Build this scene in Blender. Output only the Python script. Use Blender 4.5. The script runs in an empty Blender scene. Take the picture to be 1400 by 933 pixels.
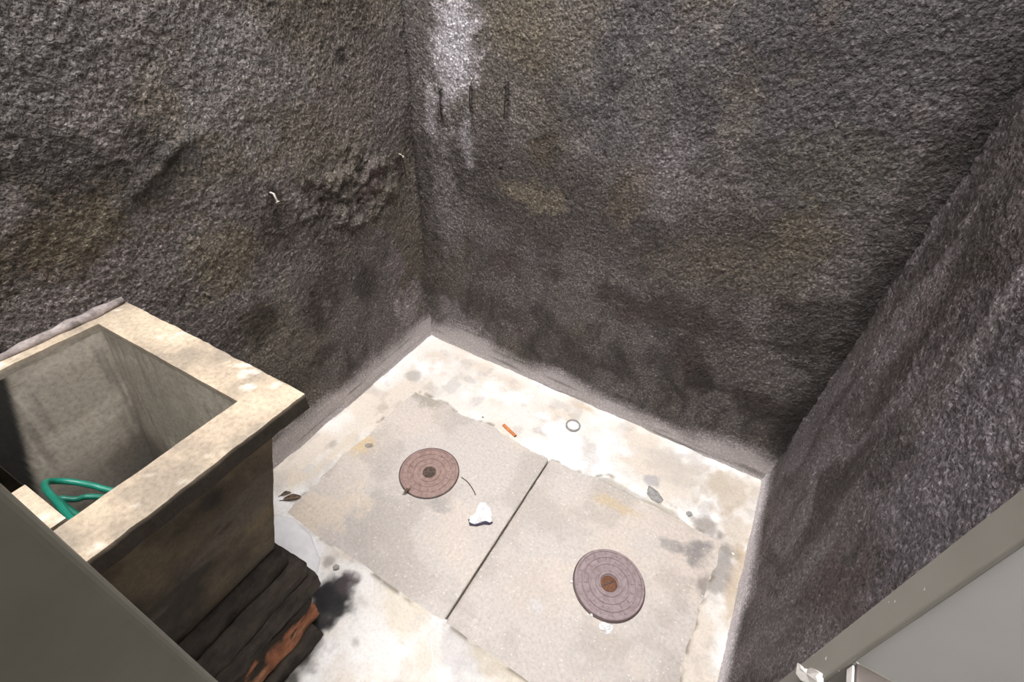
import bpy, bmesh, math, random
import numpy as np
from mathutils import Vector, Matrix
random.seed(7)
C = bpy.context.scene.collection
PI = math.pi

# ------------------------------------------------------------------ camera
R = np.array([[0.86098979, -0.35607248, 0.36319273],
              [0.5067312, 0.53899611, -0.67283481],
              [0.04381849, 0.763345, 0.64450318]])
CAM = np.array([1.2759, -1.4819, 1.6])
FPX = 668.0
cd = bpy.data.cameras.new('camera')
cam = bpy.data.objects.new('camera', cd)
C.objects.link(cam)
cd.sensor_width = 36.0
cd.lens = FPX / 1400 * 36
cd.clip_start = 0.01
M = Matrix([list(R[i]) + [CAM[i]] for i in range(3)] + [[0, 0, 0, 1]])
cam.matrix_world = M
bpy.context.scene.camera = cam


def ray(px, py):
    return R @ np.array([px - 700, -(py - 466.5), -FPX])


def onz(px, py, z=0.0):          # where a sight line meets a level plane
    r = ray(px, py); t = (z - CAM[2]) / r[2]
    return CAM + r * t


def onx(px, py, x=0.0):
    r = ray(px, py); t = (x - CAM[0]) / r[0]
    return CAM + r * t


def ony(px, py, y=0.0):
    r = ray(px, py); t = (y - CAM[1]) / r[1]
    return CAM + r * t


# ------------------------------------------------------------------ numpy noise
def _hash(ix, iy, seed):
    n = (ix.astype(np.int64) * 374761393 + iy.astype(np.int64) * 668265263 + seed * 974634777) & 0x7fffffff
    n = ((n ^ (n >> 13)) * 1274126177) & 0x7fffffff
    n = n ^ (n >> 16)
    return (n & 0xffff) / 65535.0


def vnoise(x, y, seed=0):
    x = np.asarray(x, float); y = np.asarray(y, float)
    ix = np.floor(x); iy = np.floor(y)
    fx = x - ix; fy = y - iy
    fx = fx * fx * fx * (fx * (fx * 6 - 15) + 10); fy = fy * fy * fy * (fy * (fy * 6 - 15) + 10)
    a = _hash(ix, iy, seed); b = _hash(ix + 1, iy, seed)
    c = _hash(ix, iy + 1, seed); d = _hash(ix + 1, iy + 1, seed)
    return (a * (1 - fx) + b * fx) * (1 - fy) + (c * (1 - fx) + d * fx) * fy


def fbm(x, y, seed=0, oct=4):
    s = 0; a = 1; t = 0
    for k in range(oct):
        s = s + a * vnoise(x * 2 ** k + 17.3 * k, y * 2 ** k - 9.1 * k, seed + k * 13)
        t += a; a *= .5
    return s / t          # about 0..1


def sst(a, b, x):
    t = np.clip((x - a) / (b - a), 0, 1)
    return t * t * (3 - 2 * t)


def lin(r, g, b):
    f = lambda c: (c / 255 / 12.92) if c / 255 <= .04045 else ((c / 255 + .055) / 1.055) ** 2.4
    return np.array([f(r), f(g), f(b)])


def blend(col, c, a):
    return col * (1 - a[:, None]) + np.asarray(c)[None, :] * a[:, None]


# ------------------------------------------------------------------ helpers
def tag(o, label=None, cat=None, group=None, kind=None):
    if label: o['label'] = label
    if cat: o['category'] = cat
    if group: o['group'] = group
    if kind: o['kind'] = kind
    return o


def thing(name, label, cat, loc, rotz=0.0, group=None):
    o = bpy.data.objects.new(name, None); C.objects.link(o)
    o.empty_display_size = .05
    o.location = loc; o.rotation_euler = (0, 0, rotz)
    return tag(o, label, cat, group)


def obj(name, me, mat, parent=None, smooth=False):
    o = bpy.data.objects.new(name, me); C.objects.link(o)
    if mat: me.materials.append(mat)
    if smooth: me.polygons.foreach_set('use_smooth', [True] * len(me.polygons))
    if parent is not None:
        o.parent = parent
        if parent.type == 'EMPTY':
            # mesh data are written in world coordinates: bring them into the parent's frame
            inv = (Matrix.Translation(parent.location) @ parent.rotation_euler.to_matrix().to_4x4()).inverted()
            me.transform(inv)
    return o


def from_bm(bm):
    bmesh.ops.recalc_face_normals(bm, faces=bm.faces)
    me = bpy.data.meshes.new('m'); bm.to_mesh(me); bm.free()
    return me


def setcol(me, col):
    a = me.attributes.new('Col', 'FLOAT_COLOR', 'POINT')
    n = len(me.vertices)
    buf = np.ones((n, 4), np.float32); buf[:len(col), :3] = col
    if len(col) < n: buf[len(col):, :3] = col.mean(0)
    a.data.foreach_set('color', buf.ravel())


def grid_mesh(u, v, place, thick):
    """solid slab: a fine front grid (u by v) placed by place(U,V), closed by a
    skirt and a back `thick` behind (vector)."""
    nu, nv = len(u), len(v)
    U, V = np.meshgrid(u, v); U = U.ravel(); V = V.ravel()
    P = place(U, V)
    idx = np.arange(nu * nv).reshape(nv, nu)
    q = np.stack([idx[:-1, :-1], idx[:-1, 1:], idx[1:, 1:], idx[1:, :-1]], -1).reshape(-1, 4)
    ring = np.concatenate([idx[0, :], idx[1:, -1], idx[-1, -2::-1], idx[-2:0:-1, 0]])
    B = P[ring] + np.asarray(thick)[None, :]
    n0 = nu * nv; m = len(ring)
    verts = np.concatenate([P, B])
    j = np.arange(m); j2 = (j + 1) % m
    sk = np.stack([ring[j2], ring[j], n0 + j, n0 + j2], -1)
    faces = np.concatenate([q, sk])
    me = bpy.data.meshes.new('m')
    nl = faces.size + m; npoly = len(faces) + 1
    me.vertices.add(len(verts)); me.vertices.foreach_set('co', verts.astype(np.float32).ravel())
    me.loops.add(nl)
    me.loops.foreach_set('vertex_index', np.concatenate([faces.ravel(), (n0 + j)[::-1]]).astype(np.int32))
    me.polygons.add(npoly)
    ls = np.concatenate([np.arange(len(faces)) * 4, [faces.size]]).astype(np.int32)
    me.polygons.foreach_set('loop_start', ls)
    sm = np.zeros(npoly, bool); sm[:len(q)] = True
    me.polygons.foreach_set('use_smooth', sm)
    me.update(calc_edges=True); me.validate()
    return me, U, V


def box_bm(bm, x0, x1, y0, y1, z0, z1, bevel=0.0, seg=2):
    r = bmesh.ops.create_cube(bm, size=1)
    for v in r['verts']:
        v.co = Vector((x0 + (v.co.x + .5) * (x1 - x0), y0 + (v.co.y + .5) * (y1 - y0), z0 + (v.co.z + .5) * (z1 - z0)))
    if bevel:
        es = list({e for v in r['verts'] for e in v.link_edges})
        bmesh.ops.bevel(bm, geom=es, offset=bevel, segments=seg, affect='EDGES', profile=.5)


def rough_box(x0, x1, y0, y1, z0, z1, amp, seed, cell=.02, bevel=.01):
    """a worn block: subdivided, edges rounded, faces pitted"""
    n = [max(2, int(abs(b - a) / cell)) for a, b in ((x0, x1), (y0, y1), (z0, z1))]
    bm = bmesh.new()
    def face(f, na, nb):
        g = [[bm.verts.new(f(i / na, j / nb)) for j in range(nb + 1)] for i in range(na + 1)]
        for i in range(na):
            for j in range(nb):
                bm.faces.new((g[i][j], g[i + 1][j], g[i + 1][j + 1], g[i][j + 1]))
    L = lambda a, b, t: a + (b - a) * t
    for s in (0, 1):
        face(lambda a, b: (L(x0, x1, s), L(y0, y1, a), L(z0, z1, b)), n[1], n[2])
        face(lambda a, b: (L(x0, x1, a), L(y0, y1, s), L(z0, z1, b)), n[0], n[2])
        face(lambda a, b: (L(x0, x1, a), L(y0, y1, b), L(z0, z1, s)), n[0], n[1])
    bmesh.ops.remove_doubles(bm, verts=bm.verts, dist=1e-5)
    c = Vector(((x0 + x1) / 2, (y0 + y1) / 2, (z0 + z1) / 2)); h = Vector((abs(x1 - x0) / 2, abs(y1 - y0) / 2, abs(z1 - z0) / 2))
    for v in bm.verts:
        d = v.co - c
        # round the edges: clamp to an inner box then push out by the bevel radius
        q = Vector([max(-(h[k] - bevel), min(h[k] - bevel, d[k])) for k in range(3)])
        e = d - q
        if e.length > 1e-9: d = q + e.normalized() * bevel
        p = c + d
        k = Vector((fbm1(p.y * 18 + seed, p.z * 30 + p.x * 20, seed), fbm1(p.x * 22, p.z * 30 + p.y * 5, seed + 5), fbm1(p.x * 22, p.y * 18, seed + 9))) - Vector((.5, .5, .5))
        v.co = p + k * amp * 2
    return from_bm(bm)


def fbm1(x, y, s):
    return float(fbm(np.array([x]), np.array([y]), s, 3)[0])


def tube_mesh(pts, r, seg=10, caps=True):
    pts = [Vector(p) for p in pts]
    bm = bmesh.new(); rings = []
    up = Vector((0, 0, 1))
    prev = None
    for i, p in enumerate(pts):
        t = (pts[min(i + 1, len(pts) - 1)] - pts[max(i - 1, 0)]).normalized()
        if prev is None:
            n = t.cross(up if abs(t.z) < .9 else Vector((1, 0, 0))).normalized()
        else:
            n = (prev - t * prev.dot(t)).normalized()
        prev = n; b = t.cross(n)
        rr = r[i] if isinstance(r, (list, tuple)) else r
        rings.append([bm.verts.new(p + (n * math.cos(a) + b * math.sin(a)) * rr) for a in [2 * PI * k / seg for k in range(seg)]])
    for a, b in zip(rings, rings[1:]):
        for k in range(seg):
            bm.faces.new((a[k], a[(k + 1) % seg], b[(k + 1) % seg], b[k]))
    if caps:
        bm.faces.new(rings[0]); bm.faces.new(rings[-1])
    return from_bm(bm)


def spline(P, n=12):
    P = [Vector(p) for p in P]; out = []
    for i in range(len(P) - 1):
        p0 = P[max(i - 1, 0)]; p1 = P[i]; p2 = P[i + 1]; p3 = P[min(i + 2, len(P) - 1)]
        for k in range(n):
            t = k / n
            out.append(.5 * ((2 * p1) + (p2 - p0) * t + (2 * p0 - 5 * p1 + 4 * p2 - p3) * t * t + (3 * p1 - p0 - 3 * p2 + p3) * t ** 3))
    out.append(P[-1]); return out


# ------------------------------------------------------------------ materials
def material(name):
    m = bpy.data.materials.new(name); m.use_nodes = True
    nt = m.node_tree; b = nt.nodes['Principled BSDF']
    return m, nt, b


def N(nt, t, **kw):
    n = nt.nodes.new(t)
    for k, v in kw.items():
        if k in n.inputs.keys(): n.inputs[k].default_value = v
        else: setattr(n, k, v)
    return n


def noise(nt, vec, scale, detail=4, rough=.55, dist=0.0):
    n = N(nt, 'ShaderNodeTexNoise'); n.inputs['Scale'].default_value = scale
    n.inputs['Detail'].default_value = detail; n.inputs['Roughness'].default_value = rough
    n.inputs['Distortion'].default_value = dist
    nt.links.new(vec, n.inputs['Vector']); return n.outputs['Fac']


def ramp(nt, fac, stops):
    r = N(nt, 'ShaderNodeValToRGB'); e = r.color_ramp.elements
    while len(e) < len(stops): e.new(.5)
    for k, (p, c) in enumerate(stops):
        e[k].position = p; e[k].color = (c, c, c, 1) if not hasattr(c, '__len__') else (*c, 1)
    nt.links.new(fac, r.inputs[0]); return r.outputs['Color']


def mixc(nt, a, b, fac, mode='MIX'):
    m = N(nt, 'ShaderNodeMix', data_type='RGBA', blend_type=mode)
    for s, i in ((fac, 0), (a, 6), (b, 7)):
        if isinstance(s, (int, float)): m.inputs[i].default_value = s
        elif hasattr(s, '__len__'): m.inputs[i].default_value = (*s, 1)
        else: nt.links.new(s, m.inputs[i])
    return m.outputs[2]


def bump(nt, b, hs):
    """hs: list of (height socket, distance, strength)"""
    prev = None
    for h, d, s in hs:
        n = N(nt, 'ShaderNodeBump'); n.inputs['Distance'].default_value = d; n.inputs['Strength'].default_value = s
        nt.links.new(h, n.inputs['Height'])
        if prev: nt.links.new(prev, n.inputs['Normal'])
        prev = n.outputs['Normal']
    nt.links.new(prev, b.inputs['Normal'])


def texco(nt):
    return N(nt, 'ShaderNodeTexCoord').outputs['Object']


def mat_stucco():
    m, nt, b = material('stucco')
    co = texco(nt)
    at = N(nt, 'ShaderNodeAttribute', attribute_name='Col')
    g = noise(nt, co, 130, 3, .55, 0)
    g2 = noise(nt, co, 330, 2, .6)
    sp = ramp(nt, noise(nt, co, 140, 3, .6), [(.34, .50), (.48, .86), (.57, 1.22), (.66, 2.2)])
    c = mixc(nt, at.outputs['Color'], sp, at.outputs['Alpha'], 'MULTIPLY')
    nt.links.new(c, b.inputs['Base Color'])
    b.inputs['Roughness'].default_value = .6
    b.inputs['Specular IOR Level'].default_value = .4
    gr = ramp(nt, g, [(.32, 0.0), (.5, .5), (.68, 1.0)])
    sm = N(nt, 'ShaderNodeMath', operation='MULTIPLY'); nt.links.new(gr, sm.inputs[0]); nt.links.new(at.outputs['Alpha'], sm.inputs[1])
    bump(nt, b, [(sm.outputs[0], .0055, 1.0), (g2, .002, .8)])
    return m


def mat_attr(name, spscale, sp, rough, bumps, spec=.3):
    m, nt, b = material(name)
    co = texco(nt)
    at = N(nt, 'ShaderNodeAttribute', attribute_name='Col')
    c = mixc(nt, at.outputs['Color'], ramp(nt, noise(nt, co, spscale, 3, .6), sp), 1.0, 'MULTIPLY')
    nt.links.new(c, b.inputs['Base Color'])
    b.inputs['Roughness'].default_value = rough; b.inputs['Specular IOR Level'].default_value = spec
    bump(nt, b, [(noise(nt, co, s, d, .6), dist, st) for s, d, dist, st in bumps])
    return m


def mat_slab():
    m, nt, b = material('slab_concrete')
    co = texco(nt)
    at = N(nt, 'ShaderNodeAttribute', attribute_name='Col')
    c = mixc(nt, at.outputs['Color'], ramp(nt, noise(nt, co, 90, 4, .7), [(.3, .84), (.5, 1.0), (.7, 1.1)]), 1.0, 'MULTIPLY')
    v = N(nt, 'ShaderNodeTexVoronoi'); v.inputs['Scale'].default_value = 85; nt.links.new(co, v.inputs['Vector'])
    peb = ramp(nt, v.outputs['Distance'], [(.16, 1.0), (.30, 0.0)])
    sel = ramp(nt, noise(nt, co, 60, 1, .5), [(.46, 0.0), (.52, 1.0)])
    mm = N(nt, 'ShaderNodeMath', operation='MULTIPLY'); nt.links.new(peb, mm.inputs[0]); nt.links.new(sel, mm.inputs[1])
    hue = mixc(nt, lin(246, 240, 228), lin(212, 180, 150), ramp(nt, noise(nt, co, 40, 1), [(.45, 0.0), (.6, 1.0)]))
    mf = N(nt, 'ShaderNodeMath', operation='MULTIPLY'); nt.links.new(mm.outputs[0], mf.inputs[0]); mf.inputs[1].default_value = .5
    c = mixc(nt, c, hue, mf.outputs[0])
    v2 = N(nt, 'ShaderNodeTexVoronoi'); v2.inputs['Scale'].default_value = 48; nt.links.new(co, v2.inputs['Vector'])
    pit = ramp(nt, v2.outputs['Distance'], [(.05, 1.0), (.11, 0.0)])
    pf = N(nt, 'ShaderNodeMath', operation='MULTIPLY'); nt.links.new(pit, pf.inputs[0]); pf.inputs[1].default_value = .35
    c = mixc(nt, c, lin(110, 102, 95), pf.outputs[0])
    nt.links.new(c, b.inputs['Base Color'])
    b.inputs['Roughness'].default_value = .75; b.inputs['Specular IOR Level'].default_value = .3
    bump(nt, b, [(noise(nt, co, 160, 4, .7), .0016, .7)])
    return m


def mat_plain(name, c1, c2, scale, rough=.6, spec=.4, metal=0.0, bd=.001, bs=.5, bscale=None, detail=5, chips=None):
    m, nt, b = material(name)
    co = texco(nt)
    f = ramp(nt, noise(nt, co, scale, detail, .6), [(.35, 0.0), (.65, 1.0)])
    bc = mixc(nt, c1, c2, f)
    if chips is not None: bc = mixc(nt, bc, chips, ramp(nt, noise(nt, co, 110, 2, .5), [(.745, 0.0), (.76, 1.0)]))
    nt.links.new(bc, b.inputs['Base Color'])
    b.inputs['Roughness'].default_value = rough; b.inputs['Specular IOR Level'].default_value = spec
    b.inputs['Metallic'].default_value = metal
    bump(nt, b, [(noise(nt, co, bscale or scale * 4, 4, .6), bd, bs)])
    return m


STUCCO = mat_stucco()
MORTAR = mat_attr('mortar', 120, [(.3, .9), (.5, 1.0), (.7, 1.06)], .6, [(25, 4, .006, .5), (160, 4, .0018, .6)], .35)
SLAB = mat_slab()
TANK = mat_attr('tank_concrete', 110, [(.3, .78), (.5, 1.0), (.7, 1.16)], .72, [(60, 4, .0022, .5), (260, 3, .0012, .7)])
RUST = mat_plain('rusty_iron', lin(172, 148, 139), lin(146, 120, 112), 60, .55, .5, .1, .0012, .8, 260)
RUSTDK = mat_plain('dark_iron', lin(104, 88, 84), lin(74, 62, 60), 60, .6, .4, .2)
RUSTBR = mat_plain('brown_rust', lin(140, 92, 62), lin(96, 70, 54), 140, .6, .4, .1, .002, .8, 300)
METAL = mat_plain('grey_painted_metal', lin(140, 137, 128), lin(130, 127, 118), 8, .5, .4, .0, .0008, .3, 60, 5, lin(226, 222, 214))
PANEL = mat_plain('grey_sheet', lin(192, 192, 188), lin(184, 183, 178), 5, .55, .4, 0, .0006, .3, 40)
DOORM = mat_plain('olive_grey_paint', lin(122, 120, 107), lin(108, 106, 94), 5, .5, .35, 0, .0006, .3, 50)
WHITE = mat_plain('white_paper', lin(246, 246, 244), lin(236, 236, 236), 40, .7, .2, 0, .001, .4, 120)
WPAINT = mat_plain('white_paint', lin(245, 243, 238), lin(226, 222, 214), 60, .5, .3)
HOSE = mat_plain('green_hose', lin(28, 132, 108), lin(20, 112, 92), 30, .38, .5, 0, .0004, .3)
BRICK = mat_attr('orange_brick', 150, [(.3, .8), (.5, 1.0), (.7, 1.15)], .85, [(70, 4, .004, .7), (220, 3, .002, .7)], .2)
BLACKM = mat_plain('blackened_mortar', lin(74, 66, 57), lin(42, 38, 34), 22, .75, .3, 0, .006, .9, 70)
MOUND = mat_plain('white_mortar', lin(250, 250, 250), lin(240, 240, 240), 30, .6, .3, 0, .002, .5, 120)
ORANGE = mat_plain('orange_stick', lin(222, 146, 92), lin(196, 118, 72), 120, .7, .2)
LEAF = mat_plain('dead_leaf', lin(170, 150, 128), lin(112, 96, 80), 90, .8, .2, 0, .001, .6, 200)
TWIG = mat_plain('twig', lin(92, 86, 80), lin(64, 60, 56), 120, .8, .2)
CHIP = mat_plain('cement_chip', lin(176, 174, 170), lin(142, 141, 138), 60, .8, .25, 0, .003, .8, 140)
NAILM = mat_plain('nail_steel', lin(150, 146, 142), lin(92, 86, 82), 120, .45, .5, .5)
WIREM = mat_plain('rusty_wire', lin(44, 38, 36), lin(30, 26, 25), 120, .7, .3, .2)
PLUG = mat_plain('pale_plastic', lin(214, 208, 196), lin(190, 184, 172), 120, .5, .4)
HOUSE = mat_plain('bounce_white_render', lin(232, 230, 226), lin(214, 211, 205), 6, .8, .2, 0, .003, .6, 90)
GREYPVC = mat_plain('pipe_plastic', lin(176, 172, 166), lin(140, 137, 131), 80, .5, .4)

# ------------------------------------------------------------------ the yard
W = 1.628          # room width (x), back wall at y = 0, left wall at x = 0
YF = -2.02         # house wall behind the camera
HT = 3.5          # top of the walls; open to the sky above
SP = .004


def blobs(col, U, V, items, seed):
    w = fbm(U * 8, V * 8, seed, 5) - .5
    w2 = fbm(U * 34, V * 30, seed + 3, 4) - .5
    for (cu, cv, ru, rv, c, a) in items:
        d = np.sqrt(((U - cu) / ru) ** 2 + ((V - cv) / rv) ** 2) + w * 1.9 + w2 * 1.1
        col = blend(col, c, (1 - sst(.35, 1.25, d)) * a)
    return col


def stucco_h(U, V, seed):
    return (fbm(U * 9, V * 9, seed, 3) - .5) * .014 + (fbm(U * 90, V * 90, seed + 7, 2) - .5) * .0075


def band(V, U, seed, top):
    """0 above, 1 in the trowelled strip at the foot of the wall"""
    return 1 - sst(top - .045, top + .045, V + (fbm(U * 4, V * 10, seed, 4) - .5) * .12)


def wallfinish(me, col, alpha):
    a = me.attributes.new('Col', 'FLOAT_COLOR', 'POINT')
    n = len(me.vertices); buf = np.ones((n, 4), np.float32) * .1
    buf[:len(col), :3] = np.clip(col, .002, 1); buf[:len(col), 3] = alpha
    a.data.foreach_set('color', buf.ravel())


def yz(px, py):  # on the left wall
    p = onx(px, py, 0); return p[1], p[2]


def xz(px, py):  # on the back wall
    p = ony(px, py, 0); return p[0], p[2]


def yzr(px, py):
    p = onx(px, py, W); return p[1], p[2]


GREY = lin(106, 99, 95); OLIVE = lin(104, 97, 84); DARK = lin(62, 55, 50); BLACK = lin(36, 32, 29)
PALE = lin(168, 162, 164); LILAC = lin(190, 183, 181); BROWN = lin(76, 66, 54)


def streaks(U, V, seed):
    return fbm(U * 20 + (fbm(U * 5, V * 5, seed, 3) - .5) * 5, V * 3.4, seed + 2, 5)


# left wall (x = 0): U = y, V = z
u = np.arange(YF, .03, SP); v = np.arange(-.05, HT, SP)
lump_y, lump_z = yz(480, 270)


def place_l(U, V):
    h = stucco_h(U, V, 3)
    # crumbled plaster near the corner: lumps and scars
    d = np.sqrt(((U - lump_y) / .25) ** 2 + ((V - lump_z) / .19) ** 2) + (fbm(U * 9, V * 9, 91, 3) - .5) * .9
    m = 1 - sst(.35, 1.15, d)
    rg = 1 - np.abs(fbm(U * 16, V * 13, 92, 4) - .5) * 4
    h = h + m * ((fbm(U * 17, V * 17, 93, 5) - .5) * .062 + rg * .010 + (fbm(U * 60, V * 60, 97, 3) - .5) * .02)
    # a trowel seam and small swelling further left
    sy, sz = yz(215, 235)
    h = h + .012 * np.exp(-((V - sz - (U - sy) * .5 + (fbm(U * 8, V * 2, 95) - .5) * .08) / .018) ** 2) * np.exp(-((U - sy) / .15) ** 2)
    b = band(V, U, 21, .125)
    h = h * (1 - .75 * b) + .010 * b + .012 * np.exp(-np.maximum(V, 0) / .016) * b
    h = h + .006 * np.exp(np.minimum(U, 0) / .02)
    return np.stack([h, U, V], -1)


me, U, V = grid_mesh(u, v, place_l, (-.15, 0, 0))
col = np.tile(GREY, (len(U), 1))
col = blend(col, OLIVE, sst(.42, .68, fbm(U * 2.6, V * 2.6, 31)) * .7)
col = blend(col, DARK, sst(.46, .72, fbm(U * 4.2 + 5, V * 3, 33)) * .7)
st = streaks(U, V, 35)
low = 1 - sst(.25, .95, V)
col = blend(col, BLACK, sst(.5, .78, st) * low * .5)
P_ = lambda px, py: yz(px, py)
it = []
for px, py, ru, rv, c, a in [
    (110, 235, .24, .12, lin(44, 39, 32), .92), (20, 120, .14, .3, lin(72, 68, 64), .7), (300, 350, .15, .12, lin(110, 102, 84), .75), (20, 330, .22, .12, BROWN, .8),
    (90, 320, .16, .06, lin(92, 84, 66), .6), (330, 110, .22, .14, lin(120, 115, 112), .7), (120, 60, .3, .14, lin(100, 97, 94), .6),
    (480, 110, .11, .17, lin(112, 104, 98), .6), (380, 300, .10, .10, lin(72, 62, 56), .75), (510, 250, .06, .1, lin(110, 96, 92), .8),
    (440, 260, .10, .07, lin(60, 51, 46), .8), (470, 330, .10, .05, lin(84, 74, 68), .6), (500, 380, .06, .09, lin(60, 54, 50), .8),
    (390, 400, .05, .11, lin(126, 118, 108), .6), (430, 420, .03, .12, lin(58, 50, 44), .8), (350, 440, .09, .08, lin(62, 54, 40), .8), (440, 490, .1, .05, lin(56, 48, 40), .75),
    (560, 420, .09, .16, lin(160, 152, 152), .75), (500, 500, .12, .07, lin(150, 142, 140), .7), (540, 350, .04, .12, lin(124, 114, 116), .7), (520, 320, .04, .03, lin(130, 116, 122), .7), (200, 220, .04, .03, BLACK, .5), (465, 76, .018, .02, BLACK, .8),  # pale tone near the corner, with floor bounce and glow painted in
    (545, 230, .03, .05, lin(58, 46, 42), .8), (370, 262, .025, .035, lin(40, 35, 32), .8), (378, 300, .012, .05, BLACK, .7),
]:
    cy, cz = yz(px, py); it.append((cy, cz, ru, rv, c, a))
col = blobs(col, U, V, it, 41)
b = band(V, U, 21, .125)
col = blend(col, LILAC, b * .85 * sst(.2, .6, fbm(U * 4, V * 60, 44) + .15))
# darker line just along the vertical corner
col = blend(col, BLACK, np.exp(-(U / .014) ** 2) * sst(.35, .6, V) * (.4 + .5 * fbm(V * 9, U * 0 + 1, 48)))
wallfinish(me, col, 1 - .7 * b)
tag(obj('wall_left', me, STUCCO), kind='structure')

# back wall (y = 0): U = x, V = z
u = np.arange(-.03, W + .03, SP)
pale_u, pale_v = xz(622, 95)


def place_b(U, V):
    h = stucco_h(U, V, 5)
    e = xz(655, 150)[0]
    h = h + .005 * (1 - sst(e - .012, e + .012, U + (fbm(V * 6, U * 3, 61) - .5) * .02)) * sst(.5, .8, V)
    b = band(V, U, 22, .10)
    h = h * (1 - .75 * b) + .009 * b + .012 * np.exp(-np.maximum(V, 0) / .016) * b
    return np.stack([U, -h, V], -1)


me, U, V = grid_mesh(u, v, place_b, (0, .15, 0))
col = np.tile(lin(102, 96, 93), (len(U), 1))
col = blend(col, OLIVE * .95, sst(.45, .68, fbm(U * 2.4 + 3, V * 2.4, 51)) * .6)
col = blend(col, DARK, sst(.46, .7, fbm(U * 4, V * 3.4 + 2, 53)) * .6)
st = streaks(U, V, 55)
low = 1 - sst(.25, .8, V)
col = blend(col, BLACK, sst(.5, .78, st) * (.2 + low * .35))
it = []
for px, py, ru, rv, c, a in [
    (900, 100, .3, .25, lin(92, 89, 89), .6), (1250, 60, .6, .32, lin(70, 67, 68), .85), (1120, 200, .4, .2, lin(78, 74, 74), .7), (1180, 240, .2, .10, lin(84, 80, 70), .7),  # right-half entries: real stain, with lens vignetting darkened into the colour
    (610, 300, .07, .3, lin(124, 117, 116), .8), (622, 80, .085, .20, PALE, .95), (625, 60, .05, .10, lin(192, 188, 192), .8), (590, 150, .03, .12, PALE, .6),
    (640, 180, .03, .14, lin(150, 146, 148), .7), (720, 40, .10, .10, lin(106, 98, 83), .8), (740, 200, .08, .06, lin(84, 76, 64), .8),
    (730, 270, .11, .05, lin(116, 107, 92), .8), (690, 360, .06, .05, lin(78, 66, 60), .6), (900, 260, .10, .14, lin(118, 112, 112), .7), (860, 270, .07, .10, lin(92, 80, 62), .5),
    (630, 440, .16, .08, lin(146, 139, 139), .65), (700, 450, .14, .04, lin(112, 103, 102), .5), (960, 360, .18, .08, lin(96, 88, 78), .7), (760, 370, .07, .04, lin(64, 56, 50), .8), (860, 400, .06, .03, lin(122, 116, 116), .6), (900, 430, .26, .07, lin(66, 56, 52), .8),  # pale entries by the left corner also hold painted floor glow
    (800, 490, .24, .06, lin(62, 53, 50), .75), (960, 520, .1, .08, lin(44, 36, 33), .8), (930, 480, .07, .1, lin(70, 58, 55), .6), (1030, 560, .18, .10, lin(52, 44, 40), .85),
    (1100, 330, .10, .09, lin(96, 88, 72), .6), (1190, 470, .1, .2, lin(44, 38, 34), .8), (1250, 260, .06, .3, lin(50, 44, 38), .6), (1120, 440, .12, .12, lin(52, 45, 40), .7),
]:
    cx, cz = xz(px, py); it.append((cx, cz, ru, rv, c, a))
col = blobs(col, U, V, it, 59)
b = band(V, U, 22, .10)
col = blend(col, LILAC, b * .85 * sst(.2, .6, fbm(U * 4, V * 60, 64) + .15))
for px, py, l in ((645, 120, .20), (694, 125, .13), (604, 130, .16)):
    cx, cz = xz(px, py)
    col = blend(col, BLACK, np.exp(-((U - cx + (fbm(V * 12, U * 0, 66) - .5) * .01) / .006) ** 2) * sst(cz - l, cz - l * .3, V) * (1 - sst(cz, cz + .03, V)) * .75)
# darker towards both corners
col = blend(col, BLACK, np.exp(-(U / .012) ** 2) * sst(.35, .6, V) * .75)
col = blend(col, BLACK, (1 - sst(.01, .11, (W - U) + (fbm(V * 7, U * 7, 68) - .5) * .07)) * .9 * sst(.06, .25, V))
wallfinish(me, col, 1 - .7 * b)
tag(obj('wall_back', me, STUCCO), kind='structure')

# right wall (x = W): U = y, V = z
u = np.arange(YF, .03, SP)


def place_r(U, V):
    h = stucco_h(U, V, 8)
    b = band(V, U, 23, .085)
    h = h * (1 - .75 * b) + .010 * b + .010 * np.exp(-np.maximum(V, 0) / .016) * b
    h = h + .008 * np.exp(-((U + .006) / .012) ** 2) * vnoise(V * 60, U * 0 + 3, 77) * .7
    return np.stack([W - h, U, V], -1)


me, U, V = grid_mesh(u, v, place_r, (.15, 0, 0))
col = np.tile(lin(98, 91, 91), (len(U), 1))
col = blend(col, lin(88, 78, 74), sst(.42, .65, fbm(U * 3, V * 2.4, 71)) * .6)
st = streaks(U, V, 75)
col = blend(col, lin(50, 44, 43), sst(.48, .72, st) * .65)
col = blend(col, lin(130, 124, 126), (1 - sst(.33, .47, st)) * .35)
it = []
for px, py, ru, rv, c, a in [
    (1330, 330, .12, .16, lin(48, 42, 37), .8), (1250, 480, .06, .25, lin(60, 52, 46), .7), (1180, 620, .05, .25, lin(54, 46, 45), .7), (1180, 560, .12, .2, lin(70, 62, 60), .5),
    (1150, 800, .1, .14, lin(84, 70, 68), .6), (1300, 650, .16, .2, lin(108, 102, 108), .6), (1370, 200, .15, .3, lin(62, 57, 54), .75), (1260, 560, .05, .15, lin(110, 104, 100), .5),
    (1090, 690, .03, .12, lin(70, 62, 62), .7), (1110, 610, .05, .08, lin(70, 62, 60), .5)]:
    cy, cz = yzr(px, py); it.append((cy, cz, ru, rv, c, a))
col = blobs(col, U, V, it, 79)
b = band(V, U, 23, .085)
col = blend(col, lin(222, 216, 218), b * sst(.2, .5, fbm(U * 4, V * 60, 84) + .2))
wallfinish(me, col, 1 - .65 * b)
tag(obj('wall_right', me, STUCCO), kind='structure')

# house wall behind the camera, unseen; made low and near white for bounce light
bm = bmesh.new(); box_bm(bm, -.15, W + .15, YF - .15, YF, -.05, 2.6)
tag(obj('unseen_wall_front', from_bm(bm), HOUSE), kind='structure')

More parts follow.
